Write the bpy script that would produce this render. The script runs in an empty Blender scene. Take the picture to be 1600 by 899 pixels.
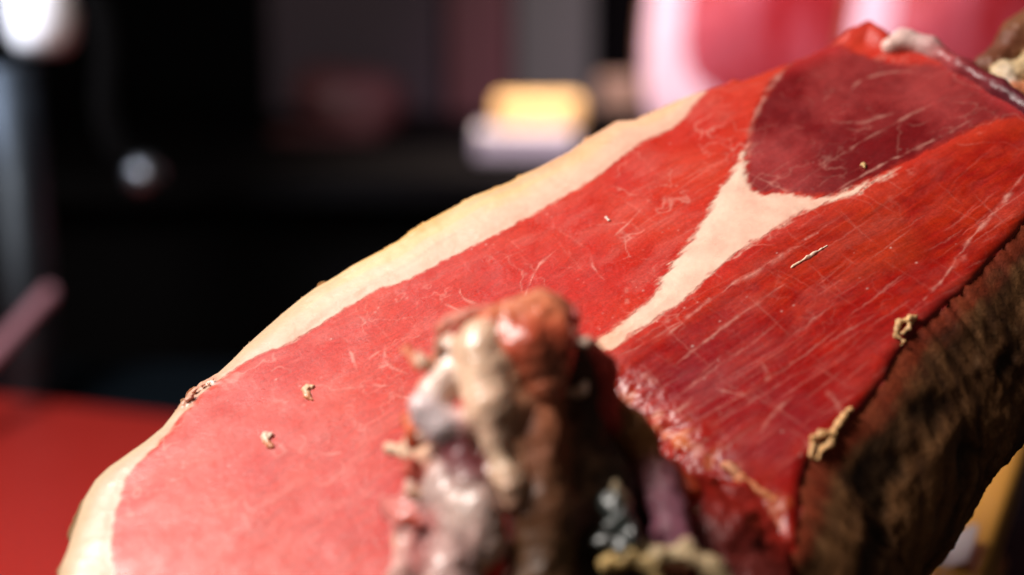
import bpy, math, random
import numpy as np
from mathutils import Vector

# ------------------------------------------------------------------ camera, world, lights, exposure
SC = bpy.context.scene
COL = SC.collection
random.seed(7)
DEBUG = False
import time
T0 = time.time()
def tick(s):
    if DEBUG: print('TICK', s, round(time.time() - T0, 1))
RNG = np.random.default_rng(11)

PITCH = math.radians(12.0)
CAM = np.array([0.0, 0.0, 0.36])
CR = np.array([1.0, 0.0, 0.0])
CU = np.array([0.0, math.sin(PITCH), math.cos(PITCH)])
CF = np.array([0.0, math.cos(PITCH), -math.sin(PITCH)])
FPX = 1600 * 50.0 / 36.0

cd = bpy.data.cameras.new('camera')
cam = bpy.data.objects.new('camera', cd)
COL.objects.link(cam)
cam.location = CAM
cam.rotation_euler = (math.radians(90) - PITCH, 0, 0)
cd.lens = 50.0
cd.sensor_width = 36.0
cd.clip_start = 0.01
cd.clip_end = 50.0
cd.dof.use_dof = True
cd.dof.focus_distance = 0.447
cd.dof.aperture_fstop = 3.2
SC.camera = cam

world = bpy.data.worlds.new('World')
SC.world = world
world.use_nodes = True
world.node_tree.nodes['Background'].inputs[0].default_value = (1.0, 0.78, 0.6, 1)
world.node_tree.nodes['Background'].inputs[1].default_value = 0.045

SC.view_settings.view_transform = 'Standard'
SC.view_settings.look = 'None'
SC.view_settings.exposure = 0.0
SC.view_settings.gamma = 1.0
SC.cycles.use_denoising = True
SC.cycles.max_bounces = 8


def cam_pt(px, py, depth):
    """the place at a given distance along the view axis that the photograph shows at px, py"""
    return CAM + CR * ((px - 800) / FPX * depth) + CU * ((449.5 - py) / FPX * depth) + CF * depth


def area(name, loc, target, size, power, color, spread=180, size_y=None):
    l = bpy.data.lights.new(name, 'AREA')
    l.energy = power
    l.color = color
    l.size = size
    if size_y:
        l.shape = 'RECTANGLE'
        l.size_y = size_y
    l.spread = math.radians(spread)
    o = bpy.data.objects.new(name, l)
    COL.objects.link(o)
    o.location = loc
    d = Vector(target) - Vector(loc)
    o.rotation_euler = d.to_track_quat('-Z', 'Y').to_euler()
    return o


HAM_C = cam_pt(850, 480, 0.44)
area('counter_lamp', HAM_C + np.array([-0.56, -0.16, 0.65]), HAM_C, 0.36, 13.8, (1.0, 0.93, 0.86))
area('ceiling_lamp', HAM_C + np.array([-0.45, 0.20, 0.95]), HAM_C, 0.40, 2.6, (1.0, 0.94, 0.90))
B_C = cam_pt(1300, 60, 1.8)
area('meat_display_lamp', B_C + np.array([-0.55, -0.55, 0.75]), B_C, 0.25, 4.8, (1.0, 0.70, 0.88), spread=75)
area('box_fill_spot', cam_pt(800, 190, 1.7) + np.array([0.12, 0.05, 0.8]), cam_pt(825, 190, 1.75), 0.12, 1.05, (1.0, 0.84, 0.6), spread=40)  # unseen spot added to brighten the box
area('cap_fill_light', cam_pt(-500, -500, 1.0), cam_pt(66, 15, 1.22), 0.2, 0.55, (0.82, 0.88, 1.0), spread=18)  # unseen light added to brighten the cap of the machine

# ------------------------------------------------------------------ helpers


def tag(o, label=None, cat=None, group=None, kind=None):
    if label: o['label'] = label
    if cat: o['category'] = cat
    if group: o['group'] = group
    if kind: o['kind'] = kind
    return o


def empty(name, loc, label, cat, group=None):
    o = bpy.data.objects.new(name, None)
    COL.objects.link(o)
    o.location = loc
    o.empty_display_size = 0.02
    return tag(o, label, cat, group)


def link(name, me, mat, parent=None):
    o = bpy.data.objects.new(name, me)
    COL.objects.link(o)
    if mat is not None and not me.materials:
        me.materials.append(mat)
    if parent is not None:
        o.parent = parent
        o.matrix_parent_inverse.identity()
        o.location = -np.array(parent.location)
    return o


def mesh_np(name, verts, faces, smooth=True):
    """faces: (n,4) or (n,3) int array, or a list of arrays of these"""
    me = bpy.data.meshes.new(name)
    if isinstance(faces, np.ndarray):
        faces = [faces]
    nl = sum(f.size for f in faces)
    nf = sum(len(f) for f in faces)
    me.vertices.add(len(verts))
    me.vertices.foreach_set('co', np.asarray(verts, np.float32).ravel())
    me.loops.add(nl)
    me.loops.foreach_set('vertex_index', np.concatenate([f.ravel() for f in faces]).astype(np.int32))
    me.polygons.add(nf)
    sizes = np.concatenate([np.full(len(f), f.shape[1]) for f in faces])
    starts = np.concatenate([[0], np.cumsum(sizes)[:-1]])
    me.polygons.foreach_set('loop_start', starts.astype(np.int32))
    me.polygons.foreach_set('use_smooth', np.full(nf, smooth))
    me.update(calc_edges=True)
    me.validate()
    return me


def set_col(me, cols, name='Col'):
    a = me.attributes.new(name, 'FLOAT_COLOR', 'POINT')
    c = np.ones((len(me.vertices), 4), np.float32)
    c[:, :3] = cols
    a.data.foreach_set('color', c.ravel())


def set_f(me, name, vals):
    a = me.attributes.new(name, 'FLOAT', 'POINT')
    a.data.foreach_set('value', np.asarray(vals, np.float32))


# ---- noise in numpy
_PERM = RNG.random((64, 64, 64)).astype(np.float32)


def vnoise(p):
    """value noise in [-1,1], p (...,3)"""
    i = np.floor(p).astype(np.int64)
    f = (p - i).astype(np.float32)
    f = f * f * f * (f * (f * 6 - 15) + 10)
    i0 = i & 63
    i1 = (i + 1) & 63
    x0, y0, z0 = i0[..., 0], i0[..., 1], i0[..., 2]
    x1, y1, z1 = i1[..., 0], i1[..., 1], i1[..., 2]
    fx, fy, fz = f[..., 0], f[..., 1], f[..., 2]
    c00 = _PERM[x0, y0, z0] * (1 - fx) + _PERM[x1, y0, z0] * fx
    c10 = _PERM[x0, y1, z0] * (1 - fx) + _PERM[x1, y1, z0] * fx
    c01 = _PERM[x0, y0, z1] * (1 - fx) + _PERM[x1, y0, z1] * fx
    c11 = _PERM[x0, y1, z1] * (1 - fx) + _PERM[x1, y1, z1] * fx
    return ((c00 * (1 - fy) + c10 * fy) * (1 - fz) + (c01 * (1 - fy) + c11 * fy) * fz) * 2 - 1


def fbm(p, oct=4, gain=0.5):
    a, s, t = 1.0, 0.0, 0.0
    q = np.array(p, np.float64)
    for k in range(oct):
        s = s + a * vnoise(q + 17.3 * k)
        t += a
        a *= gain
        q = q * 2.03
    return s / t


def sstep(a, b, x):
    t = np.clip((x - a) / (b - a), 0, 1)
    return t * t * (3 - 2 * t)


def mix(a, b, t):
    t = np.asarray(t)[..., None]
    return np.asarray(a) * (1 - t) + np.asarray(b) * t


# ---- polygons
def seg_dist(P, A, B):
    d = B - A
    l2 = max(float(d @ d), 1e-18)
    t = np.clip(((P - A) @ d) / l2, 0, 1)
    q = P - A - t[:, None] * d
    return np.sqrt((q * q).sum(1)), t


def line_dist(P, pts):
    best = np.full(len(P), 1e9)
    for k in range(len(pts) - 1):
        d, _ = seg_dist(P, pts[k], pts[k + 1])
        best = np.minimum(best, d)
    return best


def poly_sd(P, pts):
    """signed distance, negative inside"""
    best = np.full(len(P), 1e9)
    ins = np.zeros(len(P), bool)
    n = len(pts)
    for k in range(n):
        a, b = pts[k], pts[(k + 1) % n]
        d, _ = seg_dist(P, a, b)
        best = np.minimum(best, d)
        if a[1] != b[1]:
            c = ((a[1] > P[:, 1]) != (b[1] > P[:, 1])) & (P[:, 0] < (b[0] - a[0]) * (P[:, 1] - a[1]) / (b[1] - a[1]) + a[0])
            ins ^= c
    return np.where(ins, -best, best)


def resample(pts, step):
    pts = np.asarray(pts, float)
    d = np.r_[0, np.cumsum(np.linalg.norm(np.diff(pts, axis=0), axis=1))]
    n = max(2, int(d[-1] / step))
    s = np.linspace(0, d[-1], n)
    return np.stack([np.interp(s, d, pts[:, k]) for k in range(pts.shape[1])], 1)


def chaikin(pts, closed, it=1):
    for _ in range(it):
        p = np.asarray(pts, float)
        if closed:
            q = np.roll(p, -1, 0)
            pts = np.stack([p * .75 + q * .25, p * .25 + q * .75], 1).reshape(-1, p.shape[1])
        else:
            a, b = p[:-1], p[1:]
            m = np.stack([a * .75 + b * .25, a * .25 + b * .75], 1).reshape(-1, p.shape[1])
            pts = np.vstack([p[:1], m, p[-1:]])
    return pts


# ---- signed distance solids, meshed by surface nets
def surface_net(fn, lo, hi, h):
    lo = np.asarray(lo, float)
    n = np.ceil((np.asarray(hi) - lo) / h).astype(int) + 1
    g = np.stack(np.meshgrid(*[lo[k] + h * np.arange(n[k]) for k in range(3)], indexing='ij'), -1)
    D = fn(g.reshape(-1, 3)).reshape(n)
    D[0], D[-1], D[:, 0], D[:, -1], D[:, :, 0], D[:, :, -1] = [np.maximum(x, h) for x in (D[0], D[-1], D[:, 0], D[:, -1], D[:, :, 0], D[:, :, -1])]
    S = D < 0
    c = n - 1
    acc = np.zeros((*c, 3))
    cnt = np.zeros(c)
    offs = [(i, j, k) for i in (0, 1) for j in (0, 1) for k in (0, 1)]
    sl = lambda o: tuple(slice(o[a], o[a] + c[a]) for a in range(3))
    for a in range(3):
        for o in offs:
            if o[a]: continue
            o2 = list(o); o2[a] = 1
            d0, d1 = D[sl(o)], D[sl(o2)]
            m = (d0 < 0) != (d1 < 0)
            t = np.where(m, d0 / np.where(m, d0 - d1, 1), 0)
            v = np.zeros((*c, 3))
            for b in range(3):
                v[..., b] = o[b]
            v[..., a] = t
            acc += v * m[..., None]
            cnt += m
    act = cnt > 0
    idx = -np.ones(c, int)
    idx[act] = np.arange(act.sum())
    ijk = np.argwhere(act)
    V = lo + h * (ijk + acc[act] / cnt[act][:, None])
    F = []
    for a in range(3):
        b, e = (a + 1) % 3, (a + 2) % 3
        s0 = [slice(None)] * 3; s1 = [slice(None)] * 3
        s0[a] = slice(0, -1); s1[a] = slice(1, None)
        ch = S[tuple(s0)] != S[tuple(s1)]
        w = np.argwhere(ch)
        ok = (w[:, b] > 0) & (w[:, e] > 0) & (w[:, b] < c[b]) & (w[:, e] < c[e])
        w = w[ok]
        def at(db, de):
            q = w.copy(); q[:, b] -= db; q[:, e] -= de
            return idx[q[:, 0], q[:, 1], q[:, 2]]
        f = np.stack([at(0, 0), at(1, 0), at(1, 1), at(0, 1)], 1)
        flip = ~S[w[:, 0], w[:, 1], w[:, 2]]
        f[flip] = f[flip][:, ::-1]
        F.append(f)
    return V, np.vstack(F)


def capsule_d(P, A, B, ra, rb):
    d = B - A
    l2 = max(float(d @ d), 1e-18)
    t = np.clip(((P - A) @ d) / l2, 0, 1)
    q = P - A - t[:, None] * d
    return np.sqrt((q * q).sum(1)) - (ra * (1 - t) + rb * t)


def blob(name, prims, mat, parent, h=0.0006, k=0.002, noise=0.0006, nscale=180, colnoise=0.25, pad=0.004, rough=0.0, squash=None):
    """prims: (A, B, ra, rb, colour); smooth union with noise relief, colour blended between the primitives"""
    A = np.array([p[0] for p in prims]); B = np.array([p[1] for p in prims])
    R = max(max(p[2], p[3]) for p in prims)
    lo = np.minimum(A, B).min(0) - R - pad
    hi = np.maximum(A, B).max(0) + R + pad
    def dist(P, cols=False):
        ds = np.stack([capsule_d(P, p[0], p[1], p[2], p[3]) for p in prims])
        m = ds.min(0)
        s = m - k * np.log(np.exp(-(ds - m) / k).sum(0))
        if cols:
            w = np.exp(-(ds - m) / (k * 0.8))
            w /= w.sum(0)
            return w.T @ np.array([p[4] for p in prims])
        b = np.abs(s) < 2.5 * (noise + rough) + 2 * h
        Pb = P[b]
        s[b] += noise * fbm(Pb * nscale, 4, 0.6)
        if rough:
            s[b] += rough * np.abs(fbm(Pb * nscale * 0.45 + 9, 3))
        return s
    V, F = surface_net(lambda P: dist(P), lo, hi, h)
    me = mesh_np(name, V, F)
    if DEBUG: print(name, len(F), 'vol', (V[F[:,0]]*np.cross(V[F[:,1]]-V[F[:,0]],V[F[:,2]]-V[F[:,0]])).sum())
    c = dist(V + 0.0012 * np.stack([fbm(V * 260 + q, 2) for q in (3, 31, 77)], 1), True)
    n1 = fbm(V * 320, 4, 0.6)
    c = c * (1 + colnoise * n1)[:, None]
    set_col(me, np.clip(c, 0.002, 1))
    return link(name, me, mat, parent)


# ---- materials
def base_mat(name, color=(0.5, 0.5, 0.5), rough=0.5, spec=0.5, metal=0.0, sss=0.0, radius=(1, .4, .25), scale=0.003, coat=0.0):
    m = bpy.data.materials.new(name)
    m.use_nodes = True
    b = m.node_tree.nodes['Principled BSDF']
    b.inputs['Base Color'].default_value = (*color, 1)
    b.inputs['Roughness'].default_value = rough
    b.inputs['Specular IOR Level'].default_value = spec
    b.inputs['Metallic'].default_value = metal
    b.inputs['Subsurface Weight'].default_value = sss
    b.inputs['Subsurface Radius'].default_value = radius
    b.inputs['Subsurface Scale'].default_value = scale
    b.inputs['Coat Weight'].default_value = coat
    return m, m.node_tree, b


def N(nt, typ, **kw):
    n = nt.nodes.new(typ)
    for k, v in kw.items():
        setattr(n, k, v)
    return n


def noise_node(nt, scale, detail=4, rough=0.6, vec=None, stretch=None, rot=None):
    t = N(nt, 'ShaderNodeTexNoise')
    t.inputs['Scale'].default_value = scale
    t.inputs['Detail'].default_value = detail
    t.inputs['Roughness'].default_value = rough
    co = N(nt, 'ShaderNodeTexCoord')
    src = co.outputs['Object']
    if stretch or rot:
        mp = N(nt, 'ShaderNodeMapping')
        if stretch: mp.inputs['Scale'].default_value = stretch
        if rot: mp.inputs['Rotation'].default_value = rot
        nt.links.new(src, mp.inputs['Vector'])
        src = mp.outputs['Vector']
    nt.links.new(src, t.inputs['Vector'])
    return t.outputs['Fac']


def ramp(nt, fac, lo, hi, a=0.3, b=0.7):
    r = N(nt, 'ShaderNodeMapRange')
    r.inputs['From Min'].default_value = a
    r.inputs['From Max'].default_value = b
    r.inputs['To Min'].default_value = lo
    r.inputs['To Max'].default_value = hi
    nt.links.new(fac, r.inputs['Value'])
    return r.outputs['Result']


def bump(nt, b, fac, dist, strength=1.0):
    n = N(nt, 'ShaderNodeBump')
    n.inputs['Distance'].default_value = dist
    n.inputs['Strength'].default_value = strength
    nt.links.new(fac, n.inputs['Height'])
    nt.links.new(n.outputs['Normal'], b.inputs['Normal'])
    return n


def attr_mat(name, rough, sss, scale, radius, spec=0.5, coat=0.0, nscale=900, bdist=0.00012, colvar=0.18, rvar=0.12, rscale=None):
    m, nt, b = base_mat(name, rough=rough, spec=spec, sss=sss, scale=scale, radius=radius, coat=coat)
    b.inputs['Coat Roughness'].default_value = 0.13
    a = N(nt, 'ShaderNodeAttribute', attribute_name='Col')
    nz = noise_node(nt, nscale, 5, 0.65)
    f = ramp(nt, nz, 1 - colvar, 1 + colvar)
    mx = N(nt, 'ShaderNodeVectorMath', operation='SCALE')
    nt.links.new(a.outputs['Color'], mx.inputs[0])
    nt.links.new(f, mx.inputs['Scale'])
    nt.links.new(mx.outputs[0], b.inputs['Base Color'])
    nt.links.new(ramp(nt, noise_node(nt, rscale or nscale * 0.3, 5, .65), rough - rvar, rough + rvar), b.inputs['Roughness'])
    bump(nt, b, nz, bdist)
    return m, nt, b


M = {}
M['lean'], _, _ = attr_mat('cured_lean_meat', 0.33, 0.06, 0.0008, (1, .22, .15), spec=0.38, nscale=1300, bdist=0.00007, colvar=0.20, rvar=.13, rscale=90)
M['fat'], _, _ = attr_mat('ham_fat', 0.34, 0.10, 0.0008, (1, .55, .35), spec=0.5, nscale=420, bdist=0.00010, colvar=0.06, rvar=.14, rscale=120)
M['crust'], _, _ = attr_mat('dried_ham_crust', 0.62, 0.0, 0.001, (1, .4, .25), spec=0.3, nscale=650, bdist=0.0003, colvar=0.3, rvar=0.15)
M['bone'], _, _ = attr_mat('bone_and_gristle', 0.30, 0.35, 0.0025, (1, .55, .4), spec=0.5, coat=0.6, nscale=420, bdist=0.0003, colvar=0.12)
M['flesh'], _, _ = attr_mat('dried_flesh', 0.50, 0.15, 0.0016, (1, .3, .2), spec=0.35, coat=0.03, nscale=420, bdist=0.0003, colvar=0.25)

# ------------------------------------------------------------------ table and red board
TABLE_Z = 0.0


def box_mesh(name, sx, sy, sz, bev=0.002, seg=3):
    import bmesh
    bm = bmesh.new()
    bmesh.ops.create_cube(bm, size=1)
    for v in bm.verts:
        v.co.x *= sx; v.co.y *= sy; v.co.z *= sz
    if bev:
        bmesh.ops.bevel(bm, geom=bm.edges[:], offset=bev, segments=seg, profile=0.5, affect='EDGES')
    me = bpy.data.meshes.new(name)
    bm.to_mesh(me); bm.free()
    for p in me.polygons: p.use_smooth = False
    return me


m, nt, b = base_mat('dark_slate_counter', (0.006, 0.0105, 0.016), 0.6, spec=.05)
nt.links.new(ramp(nt, noise_node(nt, 60, 5), 0.5, 0.75), b.inputs['Roughness'])
bump(nt, b, noise_node(nt, 300, 4), 0.0003)
tb = link('table', box_mesh('table', 2.2, 1.25, 0.04, 0.004), m)
tb.location = (0.0, 0.72, TABLE_Z - 0.02)
tag(tb, kind='structure')

m, nt, b = base_mat('red_board_plastic', (0.50, 0.030, 0.024), 0.42)
bump(nt, b, noise_node(nt, 250, 4), 0.0004)
nt.links.new(ramp(nt, noise_node(nt, 30, 4), 0.36, 0.52), b.inputs['Roughness'])
rb = link('cutting_board', box_mesh('cutting_board', 0.66, 0.46, 0.018, 0.005), m)
rb.location = (-0.432, 0.922, TABLE_Z + 0.0095)
rb.rotation_euler = (0, 0, math.radians(-20))
tag(rb, 'flat red plastic cutting board on the counter left of the ham', 'cutting board')

# ------------------------------------------------------------------ the ham
P0 = cam_pt(1000, 420, 0.45)
PN = -0.12 * CR + 0.70 * CU - 0.70 * CF
PN /= np.linalg.norm(PN)
E1 = CR - (CR @ PN) * PN
E1 /= np.linalg.norm(E1)
E2 = np.cross(PN, E1)


def on_cut(pts):
    """places on the cut plane, in plane metres"""
    out = []
    for px, py in pts:
        d = cam_pt(px, py, 1.0) - CAM
        t = ((P0 - CAM) @ PN) / (d @ PN)
        q = CAM + d * t - P0
        out.append((q @ E1, q @ E2))
    return np.array(out)


def lift(uv, h=0.0):
    uv = np.asarray(uv)
    return P0 + uv[..., :1] * E1 + uv[..., 1:2] * E2 + np.asarray(h)[..., None] * PN


OUT_RIND = [(40, 1040), (62, 960), (80, 899), (100, 835), (118, 775), (146, 732), (192, 698), (246, 657), (276, 620), (284, 600), (304, 587), (339, 569), (380, 526),
            (420, 492), (455, 463), (500, 431), (520, 424), (548, 407), (600, 383), (640, 362), (646, 352), (700, 326), (716, 318), (722, 311), (770, 290), (800, 279), (806, 272), (850, 254),
            (905, 225), (914, 212), (940, 204), (945, 196), (964, 183), (980, 189), (1000, 178), (1050, 157), (1104, 138)]
OUT_TOP = [(1160, 122), (1200, 106), (1240, 90), (1290, 66), (1335, 46), (1360, 37), (1384, 52), (1392, 66), (1440, 62), (1470, 74), (1510, 95), (1545, 116), (1585, 152), (1640, 190), (1720, 235)]
OUT_RIGHT = [(1690, 290), (1640, 305), (1600, 342), (1560, 388), (1510, 442), (1462, 488), (1424, 518), (1402, 548), (1382, 592), (1340, 640), (1300, 680), (1268, 708), (1252, 748), (1250, 800), (1246, 850)]
OUT_FRONT = [(1200, 872), (1140, 862), (1080, 812), (1030, 745), (985, 690), (945, 645), (890, 640), (840, 720), (800, 800), (770, 880), (745, 960), (700, 1040), (400, 1060)]

def closed_outline():
    pts = on_cut(OUT_RIND + OUT_TOP + OUT_RIGHT + OUT_FRONT)
    lab = np.array([0] * len(OUT_RIND) + [1] * len(OUT_TOP) + [2] * len(OUT_RIGHT) + [3] * len(OUT_FRONT))
    n = len(pts)
    P, L = [], []
    for i in range(n):
        a, b = pts[i], pts[(i + 1) % n]
        k = max(1, int(np.linalg.norm(b - a) / 0.0012))
        for q in range(k):
            P.append(a + (b - a) * q / k); L.append(lab[i])
    P, L = np.array(P), np.array(L)
    # soften, then a little raggedness
    for _ in range(2):
        P = (np.roll(P, 1, 0) + 2 * P + np.roll(P, -1, 0)) / 4
    tooth = (L == 0) * (np.abs(np.mod(np.arange(len(P)) * .083 + .6 * vnoise(np.c_[P * 60, np.zeros(len(P))]), 1) - .8) < .12) * sstep(.0, .4, vnoise(np.c_[P * 130 + 5, np.zeros(len(P))]))
    c_ = P.mean(0); P = P + (P - c_) / np.linalg.norm(P - c_, axis=1)[:, None] * tooth[:, None] * .0005
    amp = np.choose(L, [0.0004, 0.0005, 0.0008, 0.0012])
    q3 = np.c_[P * 350, np.zeros(len(P))]
    P = P + np.stack([fbm(q3, 3), fbm(q3 + 40, 3)], 1) * amp[:, None]
    return P, L


OUTL, OLAB = closed_outline()

FAT_LINE = [(215, 1040), (190, 960), (176, 890), (174, 845), (180, 800), (196, 748), (225, 712), (252, 688), (300, 628), (340, 594), (390, 562), (450, 536), (500, 506), (545, 476), (572, 459), (600, 447), (650, 431), (700, 401), (740, 386),
            (800, 351), (850, 326), (880, 306), (920, 286), (960, 256), (990, 231), (1022, 214), (1058, 197), (1082, 168), (1108, 139), (1112, 120)]
WEDGE = [(1160, 228), (1154, 262), (1124, 296), (1112, 322), (1088, 366), (1052, 408), (1032, 436), (1026, 452), (1000, 478), (962, 512), (928, 534), (926, 545), (960, 542), (986, 524), (1012, 508), (1052, 480), (1086, 450),
         (1130, 410), (1180, 376), (1230, 346), (1275, 322), (1330, 304), (1372, 284), (1420, 256), (1380, 272), (1342, 290), (1300, 307), (1265, 310), (1228, 301), (1190, 306), (1170, 294), (1164, 262)]
DARK = [(1242, 88), (1216, 120), (1196, 146), (1178, 184), (1166, 232), (1163, 290), (1186, 304), (1230, 299), (1266, 307), (1302, 304), (1342, 288), (1392, 264), (1452, 234), (1522, 202), (1566, 184), (1640, 190), (1720, 210), (1720, 235), (1640, 190),
        (1585, 160), (1540, 118), (1500, 100), (1450, 96), (1405, 100), (1376, 92), (1350, 84), (1300, 64)]
SEAM = [(926, 545), (960, 542), (1012, 508), (1086, 450), (1180, 376), (1275, 322), (1372, 284), (1452, 236), (1522, 203), (1600, 170), (1720, 130), (1900, 300), (1700, 900), (1000, 1000), (820, 720)]

STEP = 0.00038
FATM = chaikin(on_cut(FAT_LINE), False, 1)
rim_poly = np.vstack([FATM, [[FATM[-1][0], 0.4], [-0.5, 0.4], [-0.5, FATM[0][1] - 0.02], [FATM[0][0], FATM[0][1] - 0.02]]])
wedge = chaikin(on_cut(WEDGE), True, 1)
dark = chaikin(on_cut(DARK), True, 1)
seam = on_cut(SEAM)

lo = OUTL.min(0) - 2 * STEP
hi = OUTL.max(0) + 2 * STEP
nx, ny = np.ceil((hi - lo) / STEP).astype(int) + 1
gu, gv = np.meshgrid(lo[0] + STEP * np.arange(nx), lo[1] + STEP * np.arange(ny), indexing='ij')
G = np.stack([gu.ravel(), gv.ravel()], 1)
# coarse inside test first, exact distances only near the outline
tick('ins = poly_sd(')
csd = poly_sd(G, OUTL[::6])
ins = csd < 0.004
keep0 = np.where(ins)[0]
U = G[keep0]
sd = csd[keep0]
nb = np.abs(sd) < 0.004
sd[nb] = poly_sd(U[nb], OUTL)
# snap vertices just outside onto the outline
near = (sd > -0.25 * STEP) & (sd < 1.6 * STEP)
kn = np.where(near)[0]
for c0 in range(0, len(kn), 2000):
    ii = kn[c0:c0 + 2000]
    d2 = ((U[ii][:, None, :] - OUTL[None]) ** 2).sum(2)
    j = d2.argmin(1)
    best = np.full(len(ii), 1e9); bp = U[ii].copy()
    for s in (-1, 0):
        A = OUTL[(j + s) % len(OUTL)]; B = OUTL[(j + s + 1) % len(OUTL)]
        dd = B - A
        t = np.clip(((U[ii] - A) * dd).sum(1) / (dd * dd).sum(1), 0, 1)
        q = A + t[:, None] * dd
        e = ((q - U[ii]) ** 2).sum(1)
        w = e < best
        best[w] = e[w]; bp[w] = q[w]
    U[ii] = bp
valid = (sd < 0) | near
vid = -np.ones(nx * ny, int)
vid[keep0[valid]] = np.arange(valid.sum())
U = U[valid]; sd = np.minimum(sd[valid], 0)
vg = vid.reshape(nx, ny)
Q = np.stack([vg[:-1, :-1], vg[1:, :-1], vg[1:, 1:], vg[:-1, 1:]], -1).reshape(-1, 4)
Q = Q[(Q >= 0).all(1)]

tick('W3 = np.c_[U')
W3 = np.c_[U, np.zeros(len(U))]
wob = np.stack([fbm(W3 * 420, 4, 0.6), fbm(W3 * 420 + 50, 4, 0.6)], 1)
Uw = U + wob * 0.0008
d_rim = poly_sd(Uw, rim_poly)        # <0 in the rind fat
d_wedge = poly_sd(Uw, wedge)
d_dark = poly_sd(Uw, dark)
d_seam = poly_sd(U, seam)            # <0 in the muscle right of the fat seam


def edge_dist(code):
    idx = np.where(OLAB == code)[0]
    return line_dist(U, OUTL[idx][::5])


d_front = edge_dist(3)
d_right = edge_dist(2)
d_top = edge_dist(1)
d_left = line_dist(U, OUTL[np.where(OLAB == 0)[0]][::5])

# directions on the plane: along the muscle (image up right) and across it
ALONG = on_cut([(1050, 560), (1450, 300)]); ALONG = ALONG[1] - ALONG[0]; ALONG /= np.linalg.norm(ALONG)
ACROSS = on_cut([(900, 330), (1060, 455)]); ACROSS = ACROSS[1] - ACROSS[0]; ACROSS /= np.linalg.norm(ACROSS)
ua, uc = U @ ALONG, U @ np.array([-ALONG[1], ALONG[0]])
uc = uc + 0.0022 * fbm(W3 * 34 + 5, 3)

strand = fbm(np.stack([ua * 150, uc * 700, 0 * ua + 44], 1), 3, .6)
rimf = sstep(0.0008, -0.0008, d_rim + .0008 * strand)
wedf = sstep(0.0011, -0.0011, d_wedge + .0018 * strand)
darkf = sstep(0.0014, -0.0022, d_dark + .0014 * strand)
deep = sstep(0.004, -0.012, d_seam)

tick('# --- veins and')
# --- veins and lines of fat
vein = np.zeros(len(U))


def add_line(pts, w, a, soft=1.0, wig=0.0006, var=0.6):
    global vein
    p = resample(chaikin(on_cut(pts), False, 2), 0.002)
    p = p + np.stack([fbm(np.c_[p * 300, np.zeros(len(p))], 3), fbm(np.c_[p * 300 + 9, np.zeros(len(p))], 3)], 1) * wig
    bb0, bb1 = p.min(0) - 6 * w, p.max(0) + 6 * w
    sel = np.where(((U > bb0) & (U < bb1)).all(1))[0]
    if not len(sel): return
    d = np.full(len(sel), 1e9); sarc = np.zeros(len(sel))
    for q in range(len(p) - 1):
        dq, tq = seg_dist(U[sel], p[q], p[q + 1])
        m_ = dq < d
        d[m_] = dq[m_]; sarc[m_] = (q + tq[m_]) / (len(p) - 1)
    taper = np.clip(np.minimum(sarc, 1 - sarc) * 5, .15, 1) ** .6
    d = d / (taper * np.clip(.75 + .9 * fbm(W3[sel] * 260 + 3, 2), .3, 1.5))
    mod = np.clip(.55 + 1.1 * fbm(W3[sel] * 330 + 5, 3), 0.05, 1.2) * taper
    val = a * mod * np.exp(-(d / (w * soft)) ** 2)
    vein[sel] = np.maximum(vein[sel], val)


for pts, w, a in [
    ([(1010, 545), (1060, 510), (1100, 472), (1150, 440), (1205, 408), (1250, 378), (1292, 352)], .0007, .55),
    ([(1150, 440), (1205, 410), (1255, 376)], .0011, .35),
    ([(1050, 575), (1110, 525), (1170, 482), (1232, 438)], .0006, .5),
    ([(960, 562), (1020, 530), (1080, 490)], .0005, .35),
    ([(1408, 502), (1450, 462), (1486, 420), (1500, 392), (1532, 356), (1562, 320), (1610, 262)], .0007, .75),
    ([(1486, 420), (1510, 396)], .0012, .4),
    ([(1165, 245), (1172, 200), (1186, 165), (1206, 134), (1240, 96)], .0008, .5),
    ([(1022, 305), (1000, 330), (984, 346), (955, 372)], .0005, .6),
    ([(984, 346), (960, 350), (930, 352)], .0004, .3),
    ([(984, 346), (1000, 360)], .0004, .3),
    ([(872, 388), (850, 405), (836, 424), (824, 448), (818, 474)], .0005, .65),
    ([(924, 388), (922, 404), (930, 424), (946, 436)], .0005, .5),
    ([(720, 446), (716, 458), (735, 468), (752, 476)], .0005, .45),
    ([(655, 455), (690, 470), (720, 486), (752, 498)], .0004, .35),
    ([(1165, 270), (1220, 292), (1280, 330)], .0004, .3),
    ([(620, 520), (600, 545), (604, 570), (640, 585)], .0006, .45),
    ([(600, 545), (575, 560), (560, 590)], .0005, .35),
    ([(545, 545), (556, 565), (560, 590)], .0007, .5),
    ([(470, 700), (510, 712), (540, 706)], .0008, .45),
    ([(540, 640), (560, 665), (545, 690)], .0006, .3),
    ([(600, 610), (640, 625), (660, 622)], .0007, .5),
    ([(1285, 262), (1330, 230), (1400, 190), (1480, 150)], .0006, .35),
    ([(1290, 185), (1340, 195), (1400, 175)], .0010, .35),
    ([(1300, 300), (1360, 266), (1440, 226), (1530, 184)], .0006, .5),
    ([(1330, 140), (1345, 120), (1400, 108), (1450, 112)], .0008, .3),
    ([(1000, 640), (1030, 655), (1060, 645), (1080, 620)], .0009, .55),
    ([(1010, 655), (1060, 672), (1090, 690), (1110, 720)], .0008, .5),
    ([(1120, 606), (1150, 616), (1170, 618)], .0008, .55),
    ([(1185, 680), (1205, 650), (1240, 620)], .0007, .4),
    ([(1180, 560), (1200, 575), (1195, 600)], .0009, .35),
    ([(1292, 605), (1305, 630), (1318, 652)], .0010, .45),
    ([(1235, 670), (1260, 690), (1275, 705)], .0009, .45),
]:
    add_line(pts, w, a)

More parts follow.
